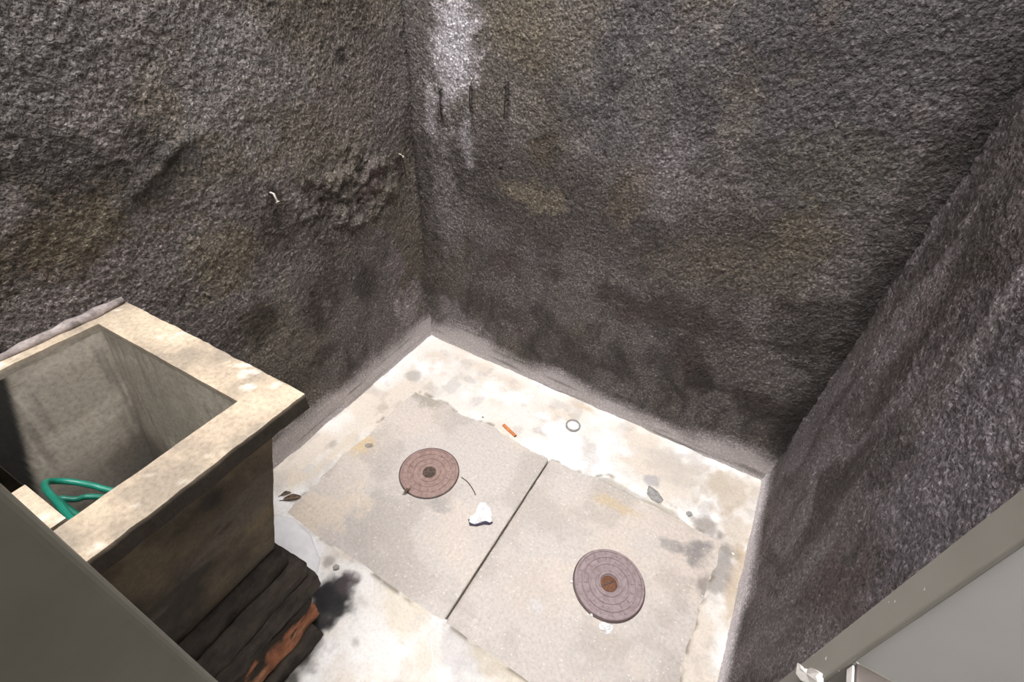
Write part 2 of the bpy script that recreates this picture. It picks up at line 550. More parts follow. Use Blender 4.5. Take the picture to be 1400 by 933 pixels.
# ------------------------------------------------------------------ floor
SX0, SX1, SY0, SY1, SJ = .185, 1.535, -1.056, -.345, .869
u = np.arange(0, W + SP, SP); v = np.arange(YF, .0 + SP, SP)


def slab_sd(U, V):
    w = (fbm(U * 9, V * 9, 101, 4) - .5)
    dx = np.maximum(SX0 - U, U - SX1); dy = np.maximum(SY0 - V, V - SY1)
    o = np.sqrt(np.maximum(dx, 0) ** 2 + np.maximum(dy, 0) ** 2) + np.minimum(np.maximum(dx, dy), 0)
    amp = np.where(V < SY0 + .03, .012, .05)
    crack = .034 * sst(1.02, 1.1, U) * (1 - sst(1.34, 1.44, U)) * sst(SY1 - .06, SY1 - .02, V)
    return o + w * amp - crack


def place_f(U, V):
    d = slab_sd(U, V)
    z = -.045 + .045 * sst(-.020, -.010, d) + .007 * sst(-.014, .02, d)
    o = sst(-.01, .03, d)
    z = z + o * ((fbm(U * 10, V * 10, 103, 4) - .5) * .010 + (fbm(U * 40, V * 40, 107, 3) - .5) * .003)
    edge = np.minimum(np.minimum(U, W - U), -V)
    z = z + .014 * np.exp(-np.maximum(edge, 0) / .02) * o
    return np.stack([U, V, z], -1)


me, U, V = grid_mesh(u, v, place_f, (0, 0, -.12))
WH = lin(248, 247, 244); BEI = lin(222, 211, 195); GRM = lin(172, 166, 158)
f1 = fbm(U * 6, V * 6, 111, 4); f2 = fbm(U * 13, V * 13, 113, 4)
col = np.tile(lin(234, 229, 220), (len(U), 1))
col = blend(col, BEI, sst(.5, .7, f1) * .8)
col = blend(col, WH, (1 - sst(.3, .46, f1)) * .8)
col = blend(col, GRM, sst(.56, .74, f2) * .35)
it = []
FW = lambda px, py: onz(px, py, 0)
for px, py, ru, rv, c, a in [
    (600, 500, .10, .09, lin(248, 246, 242), .9), (680, 540, .14, .08, lin(248, 246, 242), .9), (760, 590, .14, .06, lin(246, 246, 246), .9), (840, 610, .08, .05, lin(240, 238, 236), .8),
    (930, 640, .16, .07, lin(206, 198, 186), .8), (1000, 675, .10, .08, lin(204, 190, 168), .7), (960, 610, .14, .03, lin(190, 172, 146), .7), (640, 520, .05, .02, lin(186, 178, 168), .5), (565, 515, .03, .03, lin(176, 170, 162), .7),
    (700, 530, .04, .02, BEI, .7), (890, 660, .03, .02, lin(170, 168, 168), .7), (800, 560, .08, .02, lin(206, 190, 166), .7),
    (1010, 730, .06, .08, lin(196, 180, 156), .55), (1003, 820, .03, .2, lin(198, 180, 154), .8), (960, 720, .06, .03, lin(150, 142, 134), .7), (975, 775, .05, .1, lin(140, 134, 128), .7),
    (470, 610, .03, .2, lin(222, 210, 190), .8), (520, 560, .035, .04, lin(196, 186, 170), .8), (455, 610, .02, .03, lin(176, 166, 150), .7), (400, 660, .05, .06, lin(226, 212, 188), .7),
    (420, 745, .06, .04, lin(246, 246, 246), .9), (480, 790, .08, .05, lin(240, 238, 232), .85), (510, 890, .15, .07, lin(240, 238, 232), .85), (560, 840, .08, .05, lin(226, 216, 196), .8), (450, 770, .02, .02, lin(150, 144, 132), .7),
    (620, 890, .10, .06, lin(206, 202, 198), .85), (680, 900, .07, .05, lin(200, 188, 166), .7), (487, 880, .02, .015, lin(190, 186, 178), .7),
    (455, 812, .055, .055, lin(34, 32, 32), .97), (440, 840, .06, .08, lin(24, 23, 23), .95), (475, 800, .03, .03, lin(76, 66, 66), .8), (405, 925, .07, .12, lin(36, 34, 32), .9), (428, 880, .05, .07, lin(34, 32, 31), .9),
    (601, 494, .012, .010, lin(214, 150, 84), .75),
]:
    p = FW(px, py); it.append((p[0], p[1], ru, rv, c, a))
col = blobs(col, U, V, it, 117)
# dark dirt specks along the slab joint line
d = np.abs(slab_sd(U, V)); col = blend(col, lin(130, 118, 98), np.exp(-(d / .008) ** 2) * sst(.45, .65, fbm(U * 18, V * 18, 119)) * .8)
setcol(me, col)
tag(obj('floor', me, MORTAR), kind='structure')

# ------------------------------------------------------------------ cover slabs


def cover_slab(x0, x1, y0, y1, seed, label, stains):
    u = np.arange(x0, x1, .004); v = np.arange(y0, y1, .004)

    def pl(U, V):
        e = np.minimum(np.minimum(U - x0, x1 - U), np.minimum(V - y0, y1 - V))
        e = e + (fbm(U * 30, V * 30, seed, 3) - .5) * .008
        z = .002 - .006 * (1 - sst(0, .004, e)) + (fbm(U * 5, V * 5, seed + 4, 3) - .5) * .004
        return np.stack([U, V, z], -1)
    t = thing('cover_slab', label, 'slab', ((x0 + x1) / 2, (y0 + y1) / 2, -.042))
    me, U, V = grid_mesh(u, v, pl, (0, 0, -.042))
    col = np.tile(lin(206, 199, 191), (len(U), 1))
    col = blend(col, lin(218, 206, 192), sst(.45, .65, fbm(U * 4, V * 4, seed + 9)) * .6)
    col = blend(col, lin(176, 168, 158), sst(.5, .7, fbm(U * 7, V * 7, seed + 12)) * .45)
    it = []
    for px, py, ru, rv, c, a in stains:
        p = FW(px, py); it.append((p[0], p[1], ru, rv, c, a))
    col = blobs(col, U, V, it, seed + 20)
    me2 = me
    setcol(me2, col)
    obj('slab_top', me2, SLAB, t)
    return t


cover_slab(SX0 - .02, SJ - .002, SY0 - .01, SY1 + .012, 131, 'concrete cover slab on the left, next to the laundry tank, carrying the flush iron lid',
           [(440, 700, .10, .12, lin(226, 212, 192), .8), (590, 545, .10, .05, lin(168, 160, 146), .8), (490, 605, .05, .05, lin(214, 190, 144), .7), (600, 690, .05, .03, lin(160, 156, 152), .6),
            (505, 610, .012, .010, lin(120, 110, 100), .8), (645, 545, .10, .03, lin(176, 166, 150), .7), (400, 690, .04, .04, lin(214, 200, 184), .7)])
cover_slab(SJ + .0015, SX1 + .03, SY0 - .01, SY1 + .012, 151, 'concrete cover slab on the right, along the right wall, carrying the raised iron lid',
           [(950, 760, .05, .05, lin(136, 132, 130), .85), (960, 800, .03, .06, lin(128, 122, 116), .7), (920, 745, .04, .03, lin(150, 146, 142), .7), (840, 690, .08, .03, lin(206, 186, 150), .7), (905, 840, .05, .06, lin(190, 180, 168), .6),
            (720, 800, .1, .08, lin(206, 194, 182), .6), (985, 790, .02, .15, lin(206, 190, 164), .8), (735, 830, .02, .02, lin(214, 212, 210), .5)])


# ------------------------------------------------------------------ iron lids
def lathe(bm, prof, c, seg=64):
    rings = []
    for r, z in prof:
        rings.append([bm.verts.new((c[0] + r * math.cos(2 * PI * k / seg), c[1] + r * math.sin(2 * PI * k / seg), c[2] + z)) for k in range(seg)])
    for a, b in zip(rings, rings[1:]):
        for k in range(seg):
            bm.faces.new((a[k], a[(k + 1) % seg], b[(k + 1) % seg], b[k]))
    bm.faces.new(rings[0]); bm.faces.new(rings[-1][::-1])


def iron_lid(px, py, rad, lift, label, mat, ang, hubmat):
    p = FW(px, py); c = (p[0], p[1], .003)
    t = thing('manhole_cover', label, 'manhole cover', c, 0, 'round iron manhole covers')
    # seating ring let into the slab
    bm = bmesh.new()
    rr = rad * 1.035
    lathe(bm, [(rr, -.012), (rr, .0025), (rr - .004, .004), (rr - .007, .0025), (rr - .007, -.012)], c, 72)
    obj('seat_ring', from_bm(bm), RUSTDK, t)
    # plate with concentric ridges
    bm = bmesh.new()
    z0 = -.010; z = lift
    prof = [(rad, z0), (rad, z - .002), (rad - .002, z), (rad * .93, z), (rad * .915, z - .003), (rad * .80, z - .003), (rad * .785, z), (rad * .745, z), (rad * .73, z - .003),
            (rad * .60, z - .003), (rad * .585, z), (rad * .545, z), (rad * .53, z - .003), (rad * .40, z - .003), (rad * .385, z), (rad * .34, z), (rad * .325, z - .002), (rad * .27, z - .002), (rad * .25, z - lift * .62), (.004, z - lift * .62)]
    lathe(bm, prof, c, 72)
    obj('plate', from_bm(bm), mat, t)
    # radial ribs cast on the plate, wedge of letters-like bars left as plain relief
    for k in range(16):
        a = ang + 2 * PI * k / 16
        bm = bmesh.new()
        box_bm(bm, rad * .62, rad * .72, -.0022, .0022, z - .006, z - .0004, .0008, 1)
        box_bm(bm, rad * .82, rad * .90, -.0022, .0022, z - .006, z - .0004, .0008, 1)
        bmesh.ops.transform(bm, matrix=Matrix.Translation(c) @ Matrix.Rotation(a, 4, 'Z'), verts=bm.verts)
        obj('rib', from_bm(bm), mat, t)
    # hub with a lifting bar across
    bm = bmesh.new()
    lathe(bm, [(rad * .245, z - lift * .62 - .001), (rad * .22, z - lift * .5), (rad * .13, z - lift * .3), (.002, z - lift * .25)], c, 40)
    hub = obj('hub', from_bm(bm), hubmat, t, True)
    bm = bmesh.new()
    box_bm(bm, -rad * .15, rad * .15, -.003, .003, z - lift * .6, z - lift * .1, .0008, 1)
    bmesh.ops.transform(bm, matrix=Matrix.Translation(c) @ Matrix.Rotation(ang + .4, 4, 'Z'), verts=bm.verts)
    obj('lifting_bar', from_bm(bm), RUSTDK, t)
    return t


HUBG = mat_plain('hub_dust', lin(112, 97, 84), lin(58, 48, 44), 160, .7, .3, 0, .002, .8, 300)
iron_lid(587, 647, .110, .006, 'round pinkish rusted iron cover lying flush, left of the white paper', RUST, .2, HUBG)
RUST2 = mat_plain('purple_rusty_iron', lin(166, 150, 150), lin(140, 122, 123), 70, .5, .5, .1, .0012, .8, 260)
iron_lid(832, 800, .112, .013, 'round purplish rusted iron cover standing proud, brown centre, near right wall', RUST2, .5, RUSTBR)

# ------------------------------------------------------------------ laundry tank
ZR = .873


def quad(x0, x1, y0, y1, z, sk=.03):
    """plan rectangle; the tank is set a touch askew, so y grows with x"""
    return [Vector((x0, y0 + x0 * sk, z)), Vector((x1, y0 + x1 * sk, z)), Vector((x1, y1 + x1 * sk, z)), Vector((x0, y1 + x0 * sk, z))]


TY0, TY1 = -1.86, -1.109
tank = thing('laundry_tank', 'grey concrete laundry tank against the left wall, pale worn rim and dark mouldy front', 'laundry tank', (.3, -1.48, .40))


def dense(me, cuts_len):
    bm = bmesh.new(); bm.from_mesh(me)
    for _ in range(7):
        es = [e for e in bm.edges if e.calc_length() > cuts_len]
        if not es: break
        bmesh.ops.subdivide_edges(bm, edges=es, cuts=1, use_grid_fill=True)
    bmesh.ops.triangulate(bm, faces=[f for f in bm.faces if len(f.verts) > 4])
    bm.to_mesh(me); bm.free()
    me.polygons.foreach_set('use_smooth', [False] * len(me.polygons))
    return me


def coords(me):
    a = np.empty(len(me.vertices) * 3); me.vertices.foreach_get('co', a); return a.reshape(-1, 3)


def putcoords(me, a):
    me.vertices.foreach_set('co', a.ravel()); me.update()


# rim: four pale flat bars around the mouth (one mesh with its two openings)
INY0, INY1 = -1.486, -1.191       # first basin, mouth
IX0, IX1 = .048, .512
B2Y0, B2Y1 = -1.80, -1.522        # second basin, mouth


def bridge(bm, A, B):
    n = len(A)
    for k in range(n):
        bm.faces.new((A[k], A[(k + 1) % n], B[(k + 1) % n], B[k]))


def ringv(bm, q):
    return [bm.verts.new(p) for p in q]


bm = bmesh.new()
th = .042
x0, x1 = .014, .604
xs = [x0, IX0, IX1, x1]; ys = [TY0, B2Y0, B2Y1 + .0, INY0, INY1, TY1]


def pv(x, y, z): return (x, y + x * .03, z)


hole = {(1, 1), (1, 3)}
cellz = {}
vt = {(i, j, k): None for i in range(4) for j in range(6) for k in (0, 1)}


def V_(i, j, k):
    if vt[(i, j, k)] is None: vt[(i, j, k)] = bm.verts.new(pv(xs[i], ys[j], ZR if k else ZR - th))
    return vt[(i, j, k)]


solid = lambda i, j: 0 <= i < 3 and 0 <= j < 5 and (i, j) not in hole and not (i == 1 and j == 2)
for i in range(3):
    for j in range(5):
        if not solid(i, j): continue
        bm.faces.new((V_(i, j, 1), V_(i + 1, j, 1), V_(i + 1, j + 1, 1), V_(i, j + 1, 1)))
        bm.faces.new((V_(i, j, 0), V_(i, j + 1, 0), V_(i + 1, j + 1, 0), V_(i + 1, j, 0)))
        if not solid(i - 1, j): bm.faces.new((V_(i, j, 0), V_(i, j, 1), V_(i, j + 1, 1), V_(i, j + 1, 0)))
        if not solid(i + 1, j): bm.faces.new((V_(i + 1, j, 1), V_(i + 1, j, 0), V_(i + 1, j + 1, 0), V_(i + 1, j + 1, 1)))
        if not solid(i, j - 1): bm.faces.new((V_(i, j, 1), V_(i, j, 0), V_(i + 1, j, 0), V_(i + 1, j, 1)))
        if not solid(i, j + 1): bm.faces.new((V_(i, j + 1, 0), V_(i, j + 1, 1), V_(i + 1, j + 1, 1), V_(i + 1, j + 1, 0)))
me = from_bm(bm); dense(me, .014)


def tank_color(P, seed):
    x, y, z = P[:, 0], P[:, 1], P[:, 2]
    rimc = np.tile(lin(176, 161, 140), (len(P), 1))
    n1 = fbm(x * 9 + 3, y * 9, seed, 4); n2 = fbm(x * 30, y * 30 + z * 30, seed + 3, 4)
    rimc = blend(rimc, lin(196, 182, 158), sst(.46, .66, n1) * .8)
    rimc = blend(rimc, lin(142, 132, 118), (1 - sst(.30, .46, n1)) * .8)
    rimc = blend(rimc, lin(236, 228, 212), sst(.70, .76, n2) * .6)
    return rimc


P = coords(me)
col = tank_color(P, 201)
down = (P[:, 2] < ZR - .004)
n3 = fbm(P[:, 1] * 30, P[:, 2] * 60, 207)
inn = down & (P[:, 0] < IX1 + .003)
col = np.where(inn[:, None], lin(158, 150, 136)[None, :] * (.7 + .6 * n3[:, None]), col)
col = np.where((down & (P[:, 0] > IX1 + .02))[:, None], lin(62, 55, 46)[None, :] * (.6 + .8 * n3[:, None]), col)
# chipped outer arris
e = sst(.01, 0, np.abs(P[:, 0] - x1)) * (fbm(P[:, 1] * 40, P[:, 2] * 10, 209) > .55)
P2 = P.copy(); w = fbm(P[:, 0] * 25, P[:, 1] * 25, 211, 4) - .5
P2[:, 2] += w * .004
P2[:, 0] += np.where(P[:, 0] > x1 - .001, (fbm(P[:, 1] * 35, P[:, 2] * 20, 213, 4) - .62) * .006, 0)
P2[:, 1] += np.where(P[:, 1] > TY1 + P[:, 0] * .03 - .001, (fbm(P[:, 0] * 30, P[:, 2] * 20, 215, 4) - .6) * .005, 0)
putcoords(me, P2); setcol(me, col)
obj('rim', me, TANK, tank)

# trough body below the rim: tapered outside and inside
bm = bmesh.new()
zt = ZR - .012
zb = .40
out_t = [pv(.014, TY0 + .03, zt), pv(.562, TY0 + .03, zt), pv(.562, -1.158, zt), pv(.014, -1.158, zt)]
out_b = [pv(.014, TY0 + .10, zb), pv(.512, TY0 + .10, zb), pv(.512, -1.258, zb), pv(.014, -1.258, zb)]
A = ringv(bm, out_b); B = ringv(bm, out_t)
bridge(bm, A, B); bm.faces.new(A[::-1])
# top web with two holes, made as strips
xs2 = [.014, IX0 - .001, IX1 + .001, .562]; ys2 = [TY0 + .03, B2Y0 - .001, B2Y1 + .001, INY0 - .001, INY1 + .001, -1.158]
g = {}
for i in range(4):
    for j in range(6):
        cx = {(0, 0): B[0], (3, 0): B[1], (3, 5): B[2], (0, 5): B[3]}.get((i, j))
        g[i, j] = cx or bm.verts.new(pv(xs2[i], ys2[j], zt))
for i in range(3):
    for j in range(5):
        if i == 1 and j in (1, 2, 3): continue
        bm.faces.new((g[i, j], g[i + 1, j], g[i + 1, j + 1], g[i, j + 1]))
fl1 = [pv(.10, INY0 + .012, .47), pv(.45, INY0 + .012, .47), pv(.45, INY1 - .075, .47), pv(.10, INY1 - .075, .47)]
fl2 = [pv(.10, B2Y0 + .06, .50), pv(.45, B2Y0 + .06, .50), pv(.45, B2Y1 - .012, .50), pv(.10, B2Y1 - .012, .50)]
T1 = [g[1, 3], g[2, 3], g[2, 4], g[1, 4]]; F1 = ringv(bm, fl1)
T2 = [g[1, 1], g[2, 1], g[2, 2], g[1, 2]]; F2 = ringv(bm, fl2)
# walls of the basins; the partition between them is its own part, so close it low
for T, F in ((T1, F1), (T2, F2)):
    bridge(bm, F, T); bm.faces.new(F)
me = from_bm(bm); dense(me, .008)
P = coords(me)
x, y, z = P[:, 0], P[:, 1], P[:, 2]
inside = (x < .492 + .109 * (z - .4)) & (x > .03) & (z > .45) & (y < -1.17)
face = (x > .505 + (z - .4) * .1)
n1 = fbm(y * 7, z * 7 + x * 4, 221, 5); n2 = fbm(x * 12 + y * 3, z * 12, 223, 5)
ci = np.tile(lin(150, 143, 130), (len(P), 1))
ci = blend(ci, lin(178, 170, 156), sst(.45, .65, n2) * .7)
ci = blend(ci, lin(112, 104, 92), sst(.5, .7, n1) * .6)
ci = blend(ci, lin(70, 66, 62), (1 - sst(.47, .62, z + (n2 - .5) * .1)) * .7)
sk_ = fbm(x * 45 + y * 45, z * 4, 225, 3)
ci = blend(ci, lin(96, 92, 86), sst(.55, .7, sk_) * .5)
# shade of the second basin and its slanted edge, painted near-black into the colour
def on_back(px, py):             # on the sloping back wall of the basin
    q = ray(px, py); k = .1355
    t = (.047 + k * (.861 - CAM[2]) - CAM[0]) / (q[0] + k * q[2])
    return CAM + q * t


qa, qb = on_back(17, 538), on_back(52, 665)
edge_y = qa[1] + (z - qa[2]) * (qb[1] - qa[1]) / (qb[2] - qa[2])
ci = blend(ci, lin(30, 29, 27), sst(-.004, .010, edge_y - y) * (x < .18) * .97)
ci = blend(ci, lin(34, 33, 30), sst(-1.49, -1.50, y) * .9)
co_ = np.tile(lin(98, 87, 70), (len(P), 1))
co_ = blend(co_, lin(52, 46, 38), sst(.42, .62, n1) * .9)
co_ = blend(co_, lin(124, 110, 86), (1 - sst(.3, .45, n1)) * .8)
co_ = blend(co_, lin(112, 104, 92), sst(.6, .72, n2) * .7)
co_ = blend(co_, lin(30, 27, 24), sst(.5, .42, z + (n2 - .5) * .1) * .5)
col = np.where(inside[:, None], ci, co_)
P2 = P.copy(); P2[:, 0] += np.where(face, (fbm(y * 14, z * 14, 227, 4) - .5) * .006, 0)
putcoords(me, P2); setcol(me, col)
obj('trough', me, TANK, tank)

# partition: the front part stands to the rim, the back part is broken down low
bm = bmesh.new()
prof = [(.505, ZR + .001), (.385, ZR - .001), (.372, ZR - .02), (.36, .74), (.33, .66), (.27, .63), (.19, .60), (.12, .61), (.09, .62), (.09, .48), (.46, .48)]
a_ = [bm.verts.new(pv(px_, INY0 + (0.0 if pz > .7 else .012), pz)) for px_, pz in prof]
b_ = [bm.verts.new(pv(px_, B2Y1 - (0.0 if pz > .7 else .012), pz)) for px_, pz in prof]
bm.faces.new(a_); bm.faces.new(b_[::-1]); bridge(bm, a_, b_)
me = from_bm(bm); dense(me, .02)
P = coords(me); col = tank_color(P, 231)
low_ = P[:, 2] < ZR - .012
col[low_] = lin(90, 84, 76) * (.5 + fbm(P[low_, 0] * 20, P[low_, 2] * 20, 233)[:, None])
setcol(me, col)
obj('partition', me, TANK, tank)

# lumpy bead of mortar joining rim and wall
pts = []
rad = []
for k in range(26):
    yy = TY0 + .02 + (TY1 - .004 - TY0 - .02) * k / 25
    pts.append((.013, yy, ZR + .002 + .006 * random.random())); rad.append(.007 + .009 * random.random())
me = tube_mesh(pts, rad, 8)
o = obj('mortar_bead', me, mat_plain('bead_mortar', lin(170, 160, 156), lin(112, 104, 100), 40, .8, .2, 0, .003, .8, 120), tank, True)
o['label'] = 'grey mortar bead'

# ------------------------------------------------------------------ pedestal under the tank
ped = thing('masonry_pedestal', 'blackened broken brick pedestal carrying the laundry tank, orange brick showing', 'pedestal', (.3, -1.5, 0))
for (xa, ya, za, zb_, am, sd, nm, mt) in [
    (.590, -1.262, .002, .056, .008, 3, 'base_course', BLACKM),
    (.566, -1.236, .052, .172, .010, 5, 'brick_course', None),
    (.560, -1.196, .166, .246, .009, 7, 'mortar_course', BLACKM),
    (.551, -1.210, .241, .322, .009, 9, 'mortar_course', BLACKM),
    (.530, -1.232, .318, .392, .006, 11, 'mortar_course', BLACKM)]:
    me = rough_box(.03, xa, -1.80, ya, za, zb_, am, sd, .010, .008)
    if nm == 'brick_course':
        P = coords(me); n1 = fbm(P[:, 1] * 16, P[:, 2] * 30, 301, 4); n2 = fbm(P[:, 1] * 50, P[:, 2] * 50 + P[:, 0] * 40, 303, 4)
        cc = np.tile(lin(168, 110, 80), (len(P), 1))
        cc = blend(cc, lin(122, 84, 64), sst(.4, .65, n2) * .8)
        cc = blend(cc, lin(196, 150, 120), sst(.62, .72, n1) * .6)
        cc = blend(cc, lin(54, 48, 42), sst(-.006, .010, P[:, 2] - .135 + (n1 - .5) * .13 + (n2 - .5) * .03))
        setcol(me, cc); mt = BRICK
    o = obj(nm, me, mt, ped, True)
    if nm == 'brick_course': o['label'] = 'orange broken brick under black crust'

# white mortar heap between pedestal and slab
pl_ = [FW(*q) for q in ((378, 706), (402, 711), (426, 733), (439, 768), (432, 800), (400, 800), (370, 770), (362, 730))]
cx = sum(p[0] for p in pl_) / 8; cy = sum(p[1] for p in pl_) / 8
bm = bmesh.new()
rings = []
for k in range(7):
    t = k / 6
    hz = .004 + .030 * math.sin(t * PI / 2) if k else -.004
    s = math.cos(t * PI / 2) ** .6 if k < 6 else .02
    ring = []
    for q in range(40):
        a = q / 40 * 8; i = int(a); f = a - i
        f = f * f * (3 - 2 * f) * .6 + f * .4
        X = pl_[i % 8][0] * (1 - f) + pl_[(i + 1) % 8][0] * f; Yv = pl_[i % 8][1] * (1 - f) + pl_[(i + 1) % 8][1] * f
        ring.append(bm.verts.new((cx + (X - cx) * s, cy + (Yv - cy) * s, hz)))
    rings.append(ring)
for a, b in zip(rings, rings[1:]):
    bridge(bm, a, b)
bm.faces.new(rings[0][::-1]); bm.faces.new(rings[-1])
o = obj('mortar_heap', from_bm(bm), MOUND, None, True)
tag(o, 'smooth white lump of mortar on the floor at the pedestal corner', 'mortar')

# ------------------------------------------------------------------ hose in the basin
def hz(px, py, z): return tuple(onz(px, py, z))


H = [hz(98, 712, .80), hz(86, 697, .797), hz(74, 682, .79), hz(63, 669, .775), hz(63, 660, .755), hz(80, 658, .735), hz(105, 660, .72), hz(130, 665, .71), hz(152, 671, .70)]
c0 = Vector(H[-1])
ctr = Vector((.40, -1.385, 0))
tail = [(.455, -1.33, .66), (.455, -1.40, .63), (.42, -1.435, .62), hz(84, 688, .67), hz(105, 683, .66), hz(140, 680, .645), (.44, -1.30, .60), (.37, -1.30, .56), (.30, -1.34, .54), (.29, -1.42, .52), (.36, -1.435, .50), (.43, -1.41, .49), (.44, -1.32, .485), (.36, -1.295, .482), (.26, -1.32, .482), (.22, -1.40, .482)]
pts = spline(H + tail, 8)
pre = spline([(.472, -1.435, .60), (.482, -1.44, .70), (.486, -1.445, .77), H[0]], 6)[:-1]
hose = thing('garden_hose', 'green garden hose coiled inside the laundry tank basin', 'hose', (.36, -1.37, .47))
obj('hose_tube', tube_mesh(pre + pts, .0061, 12), HOSE, hose, True)

# ------------------------------------------------------------------ litter on the floor


def scrap(name, poly, lift, mat, label, cat, seed, dark=None):
    """crumpled piece of paper: outline on the floor, puffed and creased"""
    pl = [FW(*q) for q in poly]; n = len(pl)
    cx = sum(p[0] for p in pl) / n; cy = sum(p[1] for p in pl) / n
    bm = bmesh.new(); rs = []
    rnd = random.Random(seed)
    for k, s in enumerate((1.0, .98, .75, .5, .25)):
        ring = []
        for q in range(n * 3):
            i = q // 3; f = (q % 3) / 3
            X = pl[i][0] * (1 - f) + pl[(i + 1) % n][0] * f; Yv = pl[i][1] * (1 - f) + pl[(i + 1) % n][1] * f
            z = .0045 + (0 if k == 0 else lift * (.35 + .65 * (1 - s)) + rnd.uniform(-.4, .4) * lift * (1 if k > 1 else .3))
            ring.append(bm.verts.new((cx + (X - cx) * s, cy + (Yv - cy) * s, z)))
        rs.append(ring)
    for a, b in zip(rs, rs[1:]): bridge(bm, a, b)
    bm.faces.new(rs[0][::-1]); bm.faces.new(rs[-1])
    t = thing(name, label, cat, (cx, cy, .004))
    obj('sheet', from_bm(bm), mat, t)
    if dark:
        pts = [tuple(onz(a, b, .006)) for a, b in dark]
        bm = bmesh.new()
        vs = [bm.verts.new(p) for p in pts]; f = bm.faces.new(vs)
        ex = bmesh.ops.extrude_face_region(bm, geom=[f])
        bmesh.ops.translate(bm, vec=(0, 0, .003), verts=[v for v in ex['geom'] if isinstance(v, bmesh.types.BMVert)])
        o = obj('printed_edge', from_bm(bm), mat_plain('navy_print', lin(66, 60, 84), lin(48, 44, 62), 60), t)
        o['label'] = 'dark navy torn edge'
    return t


scrap('paper_scrap', [(656, 689), (663, 689), (666, 693), (671, 695), (672, 704), (674, 713), (670, 717), (663, 714), (656, 716), (648, 719), (641, 716), (643, 708), (650, 704), (652, 696)], .012, WHITE,
      'torn crumpled white paper on the left slab between lid and joint', 'paper', 3,
      [(640, 711), (646, 710), (644, 716), (650, 718), (662, 714), (667, 713), (674, 715), (669, 718), (662, 717), (652, 720), (642, 719)])
scrap('paper_crumb', [(820, 853), (826, 852), (832, 855), (838, 857), (837, 862), (832, 868), (828, 869), (827, 864), (820, 862), (818, 857)], .008, WHITE,
      'small white paper crumb touching the raised purplish iron cover', 'paper', 5)

# orange stick
a = Vector(onz(688, 581, .008)); b = Vector(onz(705, 597, .008))
bm = bmesh.new()
L = (b - a).length
box_bm(bm, -L / 2, L / 2, -.0065, .0065, -.005, .005, .003, 2)
bmesh.ops.transform(bm, matrix=Matrix.Translation((a + b) / 2) @ Matrix.Rotation(math.atan2(b.y - a.y, b.x - a.x), 4, 'Z'), verts=bm.verts)
st_ = thing('wood_stick', 'short orange brown stick lying at the back edge of the left slab', 'stick', ((a + b) / 2))
obj('shaft', from_bm(bm), ORANGE, st_)
bm = bmesh.new()
box_bm(bm, L / 2 - .004, L / 2 + .001, -.0062, .0062, -.0048, .0048, .002, 1)
bmesh.ops.transform(bm, matrix=Matrix.Translation((a + b) / 2) @ Matrix.Rotation(math.atan2(b.y - a.y, b.x - a.x), 4, 'Z'), verts=bm.verts)
obj('broken_end', from_bm(bm), RUSTBR, st_)['label'] = 'darker broken end'

# pipe stub bedded in the mortar
c = FW(783, 585)
cap = thing('drain_pipe', 'ring of a grey pipe end bedded in the white mortar by the back wall', 'pipe', (c[0], c[1], .004))
bm = bmesh.new()
lathe(bm, [(.031, -.004), (.031, .014), (.029, .0155), (.0265, .0155), (.025, .013), (.025, .002)], (c[0], c[1], .004), 40)
obj('pipe_ring', from_bm(bm), GREYPVC, cap, True)
bm = bmesh.new()
lathe(bm, [(.0245, .0), (.0245, .010), (.02, .0115), (.002, .012)], (c[0], c[1], .004), 32)
obj('mortar_fill', from_bm(bm), MOUND, cap, True)['label'] = 'white mortar plug'


def leaf(name, pa, pb, wid, label, curl, mat=LEAF, cat='leaf', z=.008):
    a = Vector(onz(*pa, z)); b = Vector(onz(*pb, z)); d = (b - a); L = d.length; d.normalize()
    s = Vector((-d.y, d.x, 0)); bm = bmesh.new(); top = []; n = 10
    for k in range(n + 1):
        t = k / n; w = wid * math.sin(PI * min(1, .06 + t * .9)) ** .8
        row = []
        for j in range(-3, 4):
            q = j / 3
            row.append(bm.verts.new(a + d * (L * t) + s * (q * w) + Vector((0, 0, curl * (q * q) + .006 * math.sin(t * PI) + .0015 * math.sin(9 * t + j)))))
        top.append(row)
    for r0, r1 in zip(top, top[1:]):
        for j in range(6): bm.faces.new((r0[j], r0[j + 1], r1[j + 1], r1[j]))
    geom = bmesh.ops.solidify(bm, geom=bm.faces[:], thickness=.0012)
    t = thing(name, label, cat, a - Vector((0, 0, .004)))
    obj('blade', from_bm(bm), mat, t, True)
    stem = tube_mesh([a - d * (L * .25), a + Vector((0, 0, .001)), a + d * (L * .5) + Vector((0, 0, .004))], [.001, .0012, .0008], 6)
    obj('stem', stem, TWIG, t, True)
    return t


leaf('dead_leaf', (388, 684), (412, 680), .010, 'curled brown dead leaf poking out beside the laundry tank', .007)
leaf('dead_leaf', (384, 678), (398, 674), .006, 'narrow shrivelled leaf behind the curled leaf beside the laundry tank', .004)
leaf('dead_leaf', (552, 675), (561, 669), .006, 'tiny dark leaf lying on the flush iron cover', .003, z=.014)

# twig beside the left lid, second thin twig
tw = obj('twig', tube_mesh(spline([tuple(onz(q[0], q[1], .006)) for q in ((631, 653), (638, 658), (643, 664), (648, 672), (650, 677))], 5), .0016, 7), TWIG, None, True)
tag(tw, 'thin curved grey twig just right of the flush iron cover', 'twig')
pl2 = obj('paint_drip', tube_mesh(spline([tuple(onz(q[0], q[1], .010)) for q in ((587, 873), (590, 885), (592, 898), (595, 911))], 5), .0022, 7), WHITE, None, True)  # white paint drip built as a thin raised tube
tag(pl2, 'thin white paint drip on the front mortar below the slab joint', 'paint drip')


